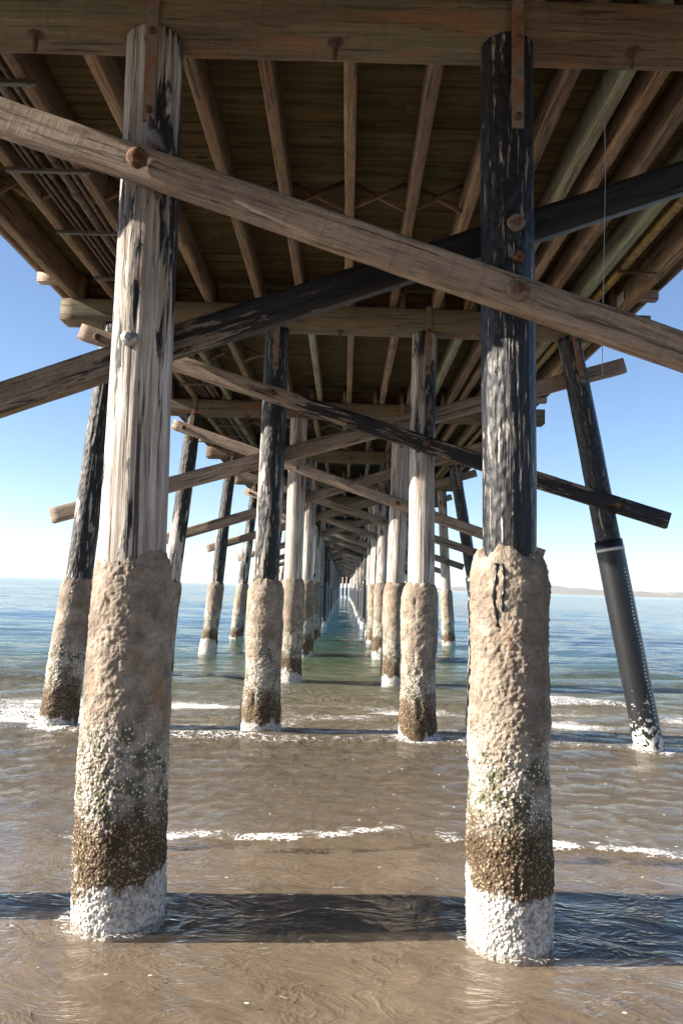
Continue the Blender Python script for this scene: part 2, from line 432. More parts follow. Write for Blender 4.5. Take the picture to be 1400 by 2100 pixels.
ORD = ['first', 'second', 'third', 'fourth', 'fifth', 'sixth', 'seventh', 'eighth', 'ninth', 'tenth', 'eleventh', 'twelfth', 'thirteenth', 'fourteenth',
       'fifteenth', 'sixteenth', 'seventeenth', 'eighteenth', 'nineteenth', 'twentieth', 'twenty-first', 'twenty-second', 'twenty-third', 'twenty-fourth',
       'twenty-fifth', 'twenty-sixth', 'twenty-seventh', 'twenty-eighth']

# ------------------------------------------------------------------ setting: water, seabed, hills
def shore_x(y): return y
def wave_h(x, y, cell):
    h = .045*sst(5.35, 6.3, y+.12*np.sin(x*1.3+.5))
    rs = np.random.RandomState(3)
    def band(n, l0, l1, amp, y0, y1, y2, y3, spread):
        t = 0
        for k in range(n):
            lam = l0*(l1/l0)**rs.rand(); th = math.pi/2+rs.randn()*spread; ph = rs.rand()*6.28
            kx, ky = math.cos(th)*2*math.pi/lam, math.sin(th)*2*math.pi/lam
            wx = x+.15*lam*np.sin(y*.9/lam+ph*3); a = np.clip((lam/cell-3)/4, 0, 1)
            t = t+a*np.sin(kx*wx+ky*y+ph)*lam/l1
        return t*amp/math.sqrt(n)*sst(y0, y1, y)*(1-sst(y2, y3, y))
    h = h+band(10, .10, .35, .0028, -3, 0, 30, 60, 1.0)
    h = h+band(14, .12, .34, .0055, 5.5, 6.2, 14, 24, 1.1)
    h = h+band(12, .3, 1.1, .016, 5.5, 7.5, 60, 120, .6)
    h = h+band(10, 1.2, 3.2, .032, 8, 15, 400, 900, .4)
    h = h+band(8, 4, 14, .06, 14, 40, 3000, 9000, .22)
    h = h+band(6, 20, 60, .13, 60, 200, 9000, 15000, .2)
    return h
CREST = [  # y, x from, x to, height, width, foam
    (9.05, -30, 30, .085, .20, .5), (10.1, -30, -2.2, .10, .3, .55), (12.4, 2.6, 5.2, .17, .22, 1.0), (13.7, -30, -1.6, .14, .5, .12),
    (12.2, -2.6, 2.6, .05, .25, .1), (15.8, -25, 30, .06, .55, .0), (19.5, -25, 30, .07, .8, .0), (24.2, -40, 30, .08, 1.0, .0), (17.2, 3.2, 30, .11, .5, .0)]
def crest(x, y):
    h = 0; fo = 0
    for i, (y0, a, b, hh, wd, f) in enumerate(CREST):
        yc = y0+.16*np.sin(x*.9+i*1.7)+.05*np.sin(x*3.1+i)
        m_ = sst(a, a+.8, x)*(1-sst(b-.8, b, x)); amp = m_*(.65+.35*vn(np.stack([x*.7, x*0+i, x*0], -1), 5))
        d = y-yc; g = np.where(d < 0, np.exp(-(d/(wd*.45))**2), np.exp(-(d/(wd*1.5))**2))
        h = h+hh*amp*g
        fo = fo+f*amp*np.exp(-((d+wd*.25)/(wd*.55))**2)
    return h, fo
def build_water():
    rs = [1.2]
    while rs[-1] < 45: rs.append(rs[-1]*(1.0045 if rs[-1] > 2.5 else 1.02))
    while rs[-1] < 40000: rs.append(rs[-1]*1.022)
    r = np.array(rs)
    ph = np.concatenate([np.linspace(-178, -36, 50, endpoint=False), np.linspace(-36, 36, 360), np.linspace(36, 178, 51)[1:]])*math.pi/180
    rr, pp = np.meshgrid(r, ph, indexing='ij'); x = rr*np.sin(pp); y = rr*np.cos(pp)
    cell = rr*.0045
    z = wave_h(x, y, cell); c, fo = crest(x, y); z = z+c
    for (px, py, pr_) in [(-1.17, 4.3, .25), (.9, 4.3, .23)]:
        d = np.hypot(x-px, y-py); z = z+.0022*np.cos((d-pr_)*48+3*vn(np.stack([x*3, y*3, x*0], -1), 31))*np.exp(-np.abs(d-pr_)*3.5)*(1+vn(np.stack([x*4, y*4, x*0], -1), 33))
    P = np.stack([x, y, x*0], -1)
    # swash front: thin line of foam and bubbles
    yc = 5.62+.09*np.sin(x*1.7+1)+.05*np.sin(x*4.3)+.03*vn(P*5, 2)
    d = y-yc
    z = z+.022*np.where(d < 0, np.exp(-(d/.03)**2), np.exp(-(d/.15)**2))*sst(-1.2, -.6, x)*(1-sst(1.2, 3, x)*.5)
    sw = .85*np.exp(-(d/np.where(d < 0, .03, .17))**2)*(sst(-2.2, -.9, x)*.5+.35)*(.68+.6*vn(P*np.array([5, 9, 1]), 21))
    # patches of foam between the second and third rows
    z_ = y*0
    patch = sst(9.1, 9.6, y)*(1-sst(11.0, 12.2, y))*np.clip(fbm(P*np.array([1.0, 1.8, 1]), 3, 8)*1.2+.45, 0, 1)*.66
    patch += np.clip(sst(9.3, 9.7, y)*(1-sst(10.4, 11.2, y))*(1-sst(-3, -1.8, x)), 0, 1)*.12
    foam = np.clip(fo, 0, 1.2)+sw*1.0+patch
    for (px, py, pr_) in PILE_FEET:
        d = np.hypot(x-px, y-py)
        foam += .30*np.exp(-((d-pr_-.03)/.06)**2)
    foam = np.clip(foam, 0, .85)
    nr, nc = rr.shape
    V = np.stack([x, y, z], -1).reshape(-1, 3)
    i = np.arange(nr-1)[:, None]*nc; j = np.arange(nc-1)[None, :]
    Q = np.stack([i+j, i+j+1, i+nc+j+1, i+nc+j], -1).reshape(-1, 4)
    me = mesh_np('water', V, Q, M['water'])
    at = me.attributes.new('foam', 'FLOAT', 'POINT'); at.data.foreach_set('value', foam.reshape(-1).astype(np.float32))
    o = link('water', me); tag(o, kind='structure'); return o

def water_mat():
    mt, nt = newmat('sea water'); n = N(nt)
    g = n.n('ShaderNodeNewGeometry'); p = g.outputs['Position']; xyz = n.sep(p); y = xyz[1]
    at = n.n('ShaderNodeAttribute', attribute_name='foam')
    # ripples: close chop, then larger facets far out
    a1 = n.noise(n.scale(p, (5.5, 9, 1)), 1., 5, .62, .9)
    a2 = n.noise(n.scale(p, (1.3, 3.2, 1)), 1., 6, .62, .5)
    a3 = n.noise(n.scale(p, (.16, .55, 1)), 1., 7, .62, .3)
    a0 = n.noise(n.scale(n.vm('ADD', p, (3, 1, 0)), (2.2, 3.4, 1)), 1., 2, .5, 2.2)
    a4 = n.noise(n.scale(p, (13, 24, 1)), 1., 4, .65, 1.2)
    b = n.bump(a4, .026, n.math('MULTIPLY', n.mr(y, 5.5, 5.9, .08, 1.), n.mr(y, 8, 18, 1., .12)))
    b = n.bump(a1, .075, n.math('MULTIPLY', n.mr(y, 5.4, 6.2, .08, 1.), n.mr(y, 8, 20, 1., .14)), b)
    b = n.bump(a0, .02, n.mr(y, 5.6, 8, .4, 0.), b)
    rr_ = n.noise(n.scale(n.vm('ADD', p, (7, 2, 0)), (2.0, 3.6, 1)), 1., 4, .6, 1.0)
    ridge = n.math('POWER', n.math('SUBTRACT', 1., n.math('MULTIPLY', n.math('ABSOLUTE', n.math('SUBTRACT', rr_, .5)), 6.), clamp=True), 2.)
    b = n.bump(ridge, .006, n.mr(y, 5.2, 6.4, .8, 0.), b)
    b = n.bump(a2, .17, n.math('MULTIPLY', n.mr(y, 5.4, 10, .06, 1.), n.mr(y, 10, 24, 1., .30)), b)
    b = n.bump(a3, .5, n.mr(y, 25, 80, 0, .28), b)
    dp = n.n('ShaderNodeVectorMath', operation='DOT_PRODUCT'); n.l.new(g.outputs['Incoming'], dp.inputs[0]); n.put(dp.inputs[1], b)
    cth = n.math('MINIMUM', n.math('ABSOLUTE', dp.outputs['Value']), 1.)
    fres = n.math('MULTIPLY_ADD', n.math('POWER', n.math('SUBTRACT', 1., cth), 5.), .98, .02)   # Schlick, the same from both sides
    gl = n.n('ShaderNodeBsdfGlossy'); n.put(gl.inputs['Roughness'], n.mr(y, 10, 400, .04, .10)); n.put(gl.inputs['Normal'], b)
    gl.inputs['Color'].default_value = (1, 1, 1, 1)
    tr = n.n('ShaderNodeBsdfTransparent'); tr.inputs['Color'].default_value = (.94, .92, .88, 1)
    df = n.n('ShaderNodeBsdfDiffuse'); 
    dc = n.ramp(n.math('DIVIDE', n.math('SUBTRACT', y, 5.), 30.), [(0., (.23, .185, .135)), (.17, (.19, .158, .108)), (.30, (.105, .108, .068)), (.46, (.050, .080, .045)), (.8, (.018, .062, .078)), (1., (.014, .066, .115))])
    plume = n.noise(n.scale(p, (2.6, 6.5, 1)), 1., 7, .72, 1.4)
    dc = n.mix(n.mr(plume, .40, .66, .0, .55), dc, n.mix(n.mr(y, 7, 22), (.07, .056, .038), (.012, .03, .03)))
    dc = n.mix(n.mr(plume, .30, .42, .45, 0), dc, n.mix(n.mr(y, 7, 20), (.30, .245, .18), (.03, .085, .09)))
    n.put(df.inputs['Color'], dc); n.put(df.inputs['Normal'], b)
    mk = n.mr(y, 4.5, 11.5, .10, 1.)
    mx = n.n('ShaderNodeMixShader'); n.put(mx.inputs[0], mk); n.l.new(tr.outputs[0], mx.inputs[1]); n.l.new(df.outputs[0], mx.inputs[2])
    m2 = n.n('ShaderNodeMixShader'); n.put(m2.inputs[0], fres); n.l.new(mx.outputs[0], m2.inputs[1]); n.l.new(gl.outputs[0], m2.inputs[2])
    # foam: lacy pattern, plus scattered flecks close in
    lace = n.vor(n.vm('ADD', n.scale(p, (26, 38, 3)), n.scale(n.n('ShaderNodeTexNoise').outputs['Color'], (0, 0, 0))), 1., 'DISTANCE_TO_EDGE').outputs['Distance']
    fn = n.noise(n.scale(p, (11, 22, 11)), 1., 7, .78, .6)
    fv = n.math('ADD', n.math('MULTIPLY', at.outputs['Fac'], 1.0), n.math('MULTIPLY', n.math('SUBTRACT', fn, .5), 1.9))
    fv = n.math('SUBTRACT', fv, n.math('MULTIPLY', n.mr(lace, 0., .4), .62))
    fm = n.mr(fv, .22, .50)
    fl = n.vor(n.scale(p, (6, 9, 1)), 1.)
    cs = n.n('ShaderNodeSeparateColor'); n.l.new(fl.outputs['Color'], cs.inputs[0])
    flk = n.math('MULTIPLY', n.mr(fl.outputs['Distance'], .05, .085, 1, 0), n.math('GREATER_THAN', cs.outputs[0], .62))
    flk = n.math('MULTIPLY', flk, n.mr(y, 11, 16, 1, 0))
    fm = n.math('MAXIMUM', fm, n.math('MULTIPLY', flk, .8))
    fd = n.n('ShaderNodeBsdfDiffuse'); fd.inputs['Color'].default_value = (.80, .80, .79, 1); n.put(fd.inputs['Normal'], n.bump(fn, .02, 1.))
    m3 = n.n('ShaderNodeMixShader'); n.put(m3.inputs[0], fm); n.l.new(m2.outputs[0], m3.inputs[1]); n.l.new(fd.outputs[0], m3.inputs[2])
    n.out(m3.outputs[0])
    return mt
M['water'] = water_mat()

def sand_mat():
    mt, nt = newmat('wet sand'); n = N(nt)
    g = n.n('ShaderNodeNewGeometry'); p = g.outputs['Position']
    a = n.noise(n.scale(p, (1.1, 2.2, 1)), 1., 5, .6, .6); f = n.noise(p, 160, 3, .7)
    rt = n.n('ShaderNodeVectorRotate', rotation_type='Z_AXIS'); n.l.new(p, rt.inputs['Vector']); rt.inputs['Angle'].default_value = R(32)
    rp = n.noise(n.scale(rt.outputs[0], (2.4, 8, 1)), 1., 5, .6, .35)
    col = n.ramp(a, [(.3, (.125, .096, .07)), (.5, (.17, .134, .10)), (.72, (.215, .175, .133))])
    col = n.mix(n.mr(f, .35, .65, 0, .3), col, (.22, .18, .135))
    rg = n.math('ABSOLUTE', n.math('SUBTRACT', rp, .5)); col = n.mix(n.mr(rg, .0, .03, .16, 0), col, (.33, .27, .20))
    col = n.mix(n.mr(rp, .52, .66, 0, .22), col, (.085, .066, .05))
    r2 = n.noise(n.scale(p, (2.0, 3.6, 1)), 1., 5, .62, 1.0)
    rl = n.math('POWER', n.math('SUBTRACT', 1., n.math('MULTIPLY', n.math('ABSOLUTE', n.math('SUBTRACT', r2, .5)), 9.), clamp=True), 2.)
    h = n.math('ADD', n.math('MULTIPLY', rp, 1.), n.math('MULTIPLY', f, .05))
    h = n.math('ADD', h, n.math('MULTIPLY', rl, .32))
    n.out(n.pbr(col, .8, n.bump(h, .03, .42), spec=.3))
    return mt
M['sand'] = sand_mat()
def build_sand():
    ys = np.concatenate([np.linspace(-40, 0, 30, endpoint=False), np.linspace(0, 16, 260, endpoint=False), np.geomspace(16, 40000, 60)])
    xs = np.concatenate([-np.geomspace(7, 40000, 40)[::-1], np.linspace(-7, 7, 220)[1:-1], np.geomspace(7, 40000, 40)])
    y, x = np.meshgrid(ys, xs, indexing='ij')
    z = -.018-.022*np.clip(y-3, 0, 60)-.004*np.clip(y-10, 0, 1000)
    z = np.maximum(z, -6.)
    P = np.stack([x*3+.8*y, y*5, x*0], -1)
    z = z+fbm(P, 3, 4)*.009*sst(-1, 1, y)*(1-sst(14, 25, y))
    z = np.where(y < 0, -.018+.035*(-y)+.05*np.clip(-y-8, 0, 30), z)
    nr, nc = x.shape; V = np.stack([x, y, z], -1).reshape(-1, 3)
    i = np.arange(nr-1)[:, None]*nc; j = np.arange(nc-1)[None, :]
    Q = np.stack([i+j, i+j+1, i+nc+j+1, i+nc+j], -1).reshape(-1, 4)
    o = link('ground', mesh_np('ground', V, Q, M['sand'])); tag(o, kind='structure')
M['hill'] = simple('dry coastal hills', [(.10, .10, .075), (.17, .15, .11)], .002, .95, .0)
def build_hills():
    # a low range on the far shore, 16 km off, to the right
    th = np.linspace(R(4), R(60), 260); nr = 9; D = 16000
    ridge = 95+55*fbm(np.stack([th*14, th*0, th*0], -1), 4, 6)+75*np.exp(-((th-R(13.5))/R(3.2))**2)
    ridge *= sst(R(5.5), R(8), th)
    V = []
    for k in range(nr):
        t = k/(nr-1)*2-1; pr_ = (1-t*t)
        rr = D+t*2200+600*fbm(np.stack([th*30, th*0+k, th*0], -1), 3, 7)
        hh = ridge*pr_*(1+.18*fbm(np.stack([th*60, th*0+k*.7, th*0], -1), 3, 8))-4
        V.append(np.stack([rr*np.sin(th), rr*np.cos(th), hh], -1))
    V = np.array(V); nc = len(th)
    i = np.arange(nr-1)[:, None]*nc; j = np.arange(nc-1)[None, :]
    Q = np.stack([i+j, i+nc+j, i+nc+j+1, i+j+1], -1).reshape(-1, 4)[:, ::-1]
    o = link('hills', mesh_np('hills', V.reshape(-1, 3), Q, M['hill'])); tag(o, kind='structure')

# ------------------------------------------------------------------ the pier
NB = 27                                     # rows of piles
BY = [4.3+5.0*k for k in range(NB)]
CAP0, CAP1, CAPF = 4.97, 5.25, 5.035                     # underside and top of the cap beams
PILE_FEET = []

def jacket_mesh(name, r0, r1, H, seg, rings, seed, amp=1.):
    th = np.arange(seg)/seg*2*math.pi
    t = np.linspace(0, 1, rings); z = t*H
    T, Zz = np.meshgrid(th, z, indexing='ij'); T = T.T; Zz = Zz.T
    tt = Zz/H
    # profile with a rounded shoulder
    sh = np.clip((tt-.86)/.14, 0, 1)
    rad = r0+(r1-r0)*np.clip(tt/.35, 0, 1)-.006*np.exp(-(Zz/.12)**2)
    rad = rad+.008*np.sin(Zz*3+seed)
    top = r1*.62
    rad = top+(rad-top)*np.sqrt(np.clip(1-sh**2.6, 0, 1))
    cx, sy = np.cos(T), np.sin(T)
    P = np.stack([cx*rad, sy*rad, Zz], -1)
    lump = fbm(P*2.6, 3, seed)*.020+fbm(P*9, 3, seed+5)*.006
    rough_ = fbm(P*38, 3, seed+8)*.006+(.5-worley(P*44+fbm(P*12, 2, seed)[..., None]*1.2, seed+3))*.006*np.clip(.8+fbm(P*3, 2, seed+12)*2, .1, 1.4)
    barn = (.55-worley(P*56, seed))*.010*(1-sst(.75, 1.25, Zz))
    nick = -.02*np.clip(vn(P*np.array([14, 14, 6]), seed+2)-.55, 0, 1)
    d = (lump+rough_*1.3+barn+nick*2)*amp
    P[..., 0] += cx*d; P[..., 1] += sy*d
    # ragged upper edge
    P[..., 2] += sh**1.5*(fbm(np.stack([cx*2.2, sy*2.2, T*0+seed], -1), 3, seed+1)*.05+vn(np.stack([cx*7, sy*7, T*0], -1), seed)*.012)
    P[0, :, 2] -= .35
    V, Q = ringgrid(P, rings, seg, False, True)
    return mesh_np(name, V, Q, M['jacket'])
def shaft_mesh(name, L, r0, r1, seg, rings, seed, amp=1.):
    th = np.arange(seg)/seg*2*math.pi; z = np.linspace(0, L, rings)
    Zz, T = np.meshgrid(z, th, indexing='ij'); rad = r0+(r1-r0)*Zz/L
    cx, sy = np.cos(T), np.sin(T)
    d = fbm(np.stack([cx*2, sy*2, Zz*.5], -1), 3, seed)*.010
    d += fbm(np.stack([cx*9, sy*9, Zz*.9], -1), 3, seed+3)*.006
    d -= .012*np.clip(vn(np.stack([cx*12, sy*12, Zz*1.1], -1), seed+4)-.45, 0, 1)
    d += .012*np.exp(-((Zz-L*.55)/.09)**2)*np.clip(np.cos(T+1.9), 0, 1)**4
    rad = rad+d*amp
    P = np.stack([cx*rad, sy*rad, Zz], -1)
    wx = fbm(np.stack([z*.4, z*0, z*0], -1), 2, seed+6)*.02*amp
    P[..., 0] += wx[:, None]
    V, Q = ringgrid(P, rings, seg)
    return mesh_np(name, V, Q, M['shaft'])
_cache = {}
def cached(key, fn):
    if key not in _cache: _cache[key] = fn()
    return _cache[key]

def bolt(parent, loc, r=.05, th=.03, mat='rust', kind='bolt', nut=True):
    q = cached(('disc', round(r, 3), mat), lambda: disc_mesh(kind, r, th, M[mat], 22, .12, int(r*1000)))
    o = link(kind, q, parent, loc)
    if nut:
        nm = cached(('nut', round(r, 3), mat), lambda: disc_mesh('nut', r*.45, th*1.3, M['rust' if mat != 'galv' else 'galv'], 6, .05, 3))
        link('nut', nm, o, (0, -th*.9, 0))
    return o

def pile(y, base, top, desc, lod, tar, brown=.3, jr=(.24, .225), jH=1.95, sr=(.165, .155), style='jacket', group='timber piles of the pier', cat='pile', strap=True, name='timber_pile'):
    """base/top: x at z=0 and at the cap's underside; the empty is tilted along the pile"""
    b = Vector((base[0], y+base[1], 0)); t = Vector((top[0], y+top[1], (CAP0 if y > 4.5 else CAPF)-.005)); ax = (t-b)
    q = Vector((0, 0, 1)).rotation_difference(ax.normalized())
    root = empty(name, b, q); tag(root, desc, cat, group)
    L = ax.length; PILE_FEET.append((b.x, b.y, jr[0] if style == 'jacket' else sr[0]+.03))
    sg, rg, jsg, jrg, am = {0: (72, 190, 230, 330, 1), 1: (48, 90, 110, 150, 1), 2: (28, 40, 56, 70, 1), 3: (16, 12, 18, 16, 1)}[lod]
    z0 = jH-.35 if style == 'jacket' else -.5
    Ls = L-z0
    _seed[0] += 1; s = _seed[0]
    key = (lod, style) if lod >= 3 else s
    v = s % 4 if lod >= 3 else 0
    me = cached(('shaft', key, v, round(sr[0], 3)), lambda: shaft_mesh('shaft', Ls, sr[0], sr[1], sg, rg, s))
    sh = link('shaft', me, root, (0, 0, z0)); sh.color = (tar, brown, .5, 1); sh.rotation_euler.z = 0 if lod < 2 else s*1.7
    if style == 'jacket':
        jm = cached(('jacket', key, v), lambda: jacket_mesh('concrete_jacket', jr[0], jr[1], jH, jsg, jrg, s))
        j = link('concrete_jacket', jm, root, (0, 0, 0)); j.rotation_euler.z = 0 if lod < 2 else s*2.1
    elif style == 'wrap':
        H = 2.5 if lod < 2 else 2.1
        wm = cached(('wrap', lod), lambda: tube_mesh('plastic_wrap', [(0, 0, -.5+i*(H+.5)/24) for i in range(25)], sr[0]+.012, M['wrap'], 40 if lod < 2 else 18, .002))
        wr = link('plastic_wrap', wm, root)
        if lod > 1: wr.scale.z = random.uniform(.72, 1.05)
        if lod <= 1:
            bd = cached('band', lambda: tube_mesh('steel_band', [(0, 0, 0), (0, 0, .035)], sr[0]+.017, M['band'], 40))
            link('steel_band', bd, wr, (0, 0, H-.13))
    if strap and lod <= 2:
        # bar running from the cap's face down the front of the pile
        zt = CAP1+.02; zb = CAP0-.55
        fy = -max(.165, sr[1]+.012)
        o = link('strap', cached(('strapm', lod > 0), lambda: box_mesh('strap', .07, .012, zt-zb, M['strap'], .003)), root, (0.02, fy-.003, (zt+zb)/2))
        for dz in (-.36, .12): bolt(o, (0, -.006, dz), .022, .018, 'rust', 'strap_bolt', False)
    return root

def label_pile(side, k, look):
    return f"{look}, {ORD[k]} row from the front, {side}"

# inner rows
for k in range(NB):
    lod = 0 if k == 0 else 1 if k == 1 else 2 if k < 6 else 3
    wrapped = k >= 5
    if k == 0:
        L1 = pile(BY[0], (-1.172, .04), (-1.235, .02), 'thick pale grey peeling pile in barnacled concrete, nearest row, left, pigeon above', 0, .29, .45, (.252, .232), 1.97, (.182, .168))
        R1 = pile(BY[0], (.915, -.08), (.872, -.01), 'glossy black tarred pile in barnacled concrete, nearest row, right of centre', 0, 1.0, .25, (.225, .218), 2.02, (.148, .152))
        continue
    if k == 1:
        pile(BY[1], (-.955, .05), (-.949, 0), 'black and silver flaking pile in tan concrete, second row, left of the middle', 1, .60, .5, (.245, .225), 1.86, (.155, .15))
        pile(BY[1], (.905, .0), (.906, 0), 'white bleached pile in tan concrete, second row, right of the middle', 1, .22, .3, (.235, .218), 1.88, (.16, .15))
        continue
    tl = [None, None, .2, .3, .4, .1, .5][k] if k < 7 else random.choice([.05, .2, .3, .55])
    tr_ = [None, None, .12, .35, .3, .1, .3][k] if k < 7 else random.choice([.0, .1, .2, .5])
    if not wrapped:
        ll, lr = 'whitened pile in concrete sleeve in the left inner line', 'whitened pile in concrete sleeve in the right inner line'
    else:
        ll, lr = 'white-topped pile with dark wrapped foot in the left inner line', 'white-topped pile with dark wrapped foot in the right inner line'
    st = 'wrap' if wrapped else 'jacket'
    jx = random.uniform(-.06, .06) if k > 4 else 0
    pile(BY[k], (-.965+jx, 0), (-.975, 0), f'{ll}, {ORD[k]} row', lod, tl, .3, style=st, sr=(.17, .16))
    pile(BY[k], (.935-jx, 0), (.955, 0), f'{lr}, {ORD[k]} row', lod, tr_, .3, style=st, sr=(.17, .16))
# outer raking rows
for k in range(NB):
    lod = 2 if k == 0 else 1 if k == 1 else 2 if k < 6 else 3
    kw = dict(group='raking outer piles of the pier', name='raking_pile')
    lk = {0: 'dark raking pile in concrete outside the left edge, nearest row', 1: 'black flaking raking pile in concrete on the left, second row, behind the thick pale one'}
    pile(BY[k], (-3.36, -.02 if k != 0 else .1), (-2.97, 0), lk.get(k, f'raking pile in concrete sleeve along the left edge, {ORD[k]} row'), lod, .62 if k in (0, 1) else random.choice([.3, .55, .6]), .8,
         jr=(.24, .20), jH=1.85, sr=(.155, .14), strap=k > 1, **kw)
    st = 'wrap' if k in (0, 1, 3, 6) or k > 8 else 'jacket'
    rk = {1: 'black raking pile in riveted plastic wrap on the far right, second row', 3: 'black plastic wrapped raking pile at the right edge, fourth row', 0: 'black raking pile outside the right edge, nearest row'}
    rt = pile(BY[k], (3.57 if k < 4 else 3.3, -.25 if k == 1 else 0), (2.68 if k < 4 else 3.0, 0), rk.get(k, f'raking pile along the right edge, {ORD[k]} row'), lod, .97 if st == 'wrap' else .3, .3,
              jr=(.235, .2), jH=1.85, sr=(.15, .14), style=st, **kw)
    if k == 1:
        OR2 = rt
# rivets down the wrap of the big raking pile
wrapo = [c for c in OR2.children if c.name.startswith('plastic_wrap')][0]
rv = box_mesh('rivet', .015, .015, .015, M['rivet'], .003)
for i in range(42):
    a = R(-62+3.5*math.sin(i*.4)); link('rivet', rv, wrapo, (.163*math.cos(a), .163*math.sin(a), .42+i*.042))
# tar runs on the right front jacket
jr1 = [c for c in R1.children if c.name.startswith('concrete_jacket')][0]
JV = np.zeros(len(jr1.data.vertices)*3, dtype=np.float32); jr1.data.vertices.foreach_get('co', JV); JV = JV.reshape(-1, 3)
def run(a0, z0, z1, r=.006, seed=1):
    pts = []; n_ = 14
    for i in range(n_):
        z = z0+(z1-z0)*i/(n_-1); a = a0+.06*math.sin(z*9+seed)+.02*math.sin(z*31)
        q = np.abs(JV[:, 2]-z)+.25*np.abs((np.arctan2(JV[:, 1], JV[:, 0])-a+math.pi) % (2*math.pi)-math.pi); rr = float(np.hypot(*JV[np.argmin(q), :2]))+.001
        pts.append((rr*math.cos(a), rr*math.sin(a), z))
    link('tar_run', tube_mesh('tar_run', pts, [r*(1+.5*math.sin(i*1.9+seed)) for i in range(n_)], M['tarline'], 8), jr1)
run(R(-118), 1.95, 1.62, .008, 1); run(R(-112), 1.95, 1.70, .007, 4); run(R(-178), 1.8, .9, .006, 2)
# hardware on the front shafts
fr_ = lambda r_: -(r_+.004)
bolt(L1, (-.03, fr_(.17), 3.14), .045, .035, 'galv'); bolt(R1, (.01, fr_(.15), 3.86), .05, .02, 'washer'); bolt(R1, (.02, fr_(.15), 3.66), .034, .03, 'rust')

# caps
def cap_label(k): return f"heavy square cap beam across the pile tops, {ORD[k]} from the front"
capb = cached('capbolt', lambda: disc_mesh('hanging_bolt', .016, .11, M['rust_dark'], 10, .15, 2))
capw = cached('capwash', lambda: disc_mesh('washer', .05, .012, M['rust_dark'], 18, .1, 4))
for k in range(NB):
    y = BY[k]; sd_ = dict(seg=.08, side=5, ch=.014, amp=.005) if k == 0 else dict(seg=.15, side=3, ch=.012, amp=.004) if k < 5 else dict(seg=1.2, side=1, ch=.01, amp=.002)
    hw = 3.62
    c0 = CAPF if k == 0 else CAP0
    root = beam('cap_beam', (-hw, y, (c0+CAP1)/2), (hw+.03, y, (c0+CAP1)/2), .30, CAP1-c0, M['cap'], **sd_)
    tag(root, cap_label(k), 'beam', 'cap beams across the pier')
    if k < 3:
        for bx in (-1.95, -.16, 1.60, -2.9, 2.75)[:3 if k else 5]:
            o = link('hanging_bolt', capb, root, mat4=Matrix.Translation((bx+hw, -.03, -(CAP1-c0)/2)) @ Matrix.Rotation(R(90), 4, 'X'))
            link('washer', capw, o)

# braces
def zline(a, b):  # (x,z) end points
    return a, b
FRONT = {0: ((-3.35, 4.815), (3.75, 2.50)), 1: ((-3.32, 4.79), (3.80, 2.70)), 2: ((-3.30, 4.73), (3.62, 2.51))}
BACK = {0: ((-3.62, 2.30), (3.40, 4.90)), 1: ((-3.69, 2.565), (3.45, 4.72)), 2: ((-3.48, 2.59), (3.35, 4.84))}
for k in range(NB-1):
    y = BY[k]; off = .225 if k else .232
    lodk = dict(seg=.05, side=6, ch=.012, amp=.006) if k == 0 else dict(seg=.1, side=4, ch=.012, amp=.005) if k < 4 else dict(seg=.8, side=1, ch=.01, amp=.002)
    (a, b) = FRONT.get(k, ((-3.3+random.uniform(-.12, .1), 4.76+random.uniform(-.08, .05)), (3.6+random.uniform(-.15, .15), 2.6+random.uniform(-.12, .12))))
    desc = {0: 'big weathered grey brown diagonal plank crossing in front of the nearest piles, sloping down right',
            1: 'half tarred diagonal brace sloping down right across the second row of piles'}.get(k, f'grey diagonal brace sloping down right, {ORD[k]} row of piles')
    o = beam('diagonal_brace', (a[0], y-off, a[1]), (b[0], y-off, b[1]), .10, .195, M['brace'] if k not in (1, 7) else M['brace_tar2'], **lodk)
    tag(o, desc, 'brace', 'diagonal braces')
    A0 = o if k == 0 else None
    if k < 6:
        inv = frame((a[0], y-off, a[1]), (b[0], y-off, b[1])).inverted()
        for px in ((-1.22, .885) if k == 0 else (-.96, .92, -3.1, 3.2)):
            t = (px-a[0])/(b[0]-a[0]); pz = a[1]+(b[1]-a[1])*t
            lp = inv @ Vector((px, y-off-.049, pz))
            big = k == 0
            if big and px > 0: bolt(o, lp, .064, .03, 'washer', 'bolt')
            else: bolt(o, lp, (.058 if big else .042), (.035 if big else .03), 'rust', 'bolt')
    (a, b) = BACK.get(k, ((-3.55+random.uniform(-.12, .1), 2.6+random.uniform(-.12, .1)), (3.4+random.uniform(-.15, .1), 4.78+random.uniform(-.08, .06))))
    desc = {0: 'black tarred diagonal brace behind the nearest piles, sloping up right', 1: 'plain brown diagonal brace behind the second row of piles, sloping up right'}.get(
        k, f'grey diagonal brace sloping up right, {ORD[k]} row of piles')
    o = beam('diagonal_brace', (a[0], y+off, a[1]), (b[0], y+off, b[1]), .10, .19, M['brace_tar'] if k in (0, 9) else M['brace'], **lodk)
    tag(o, desc, 'brace', 'diagonal braces')

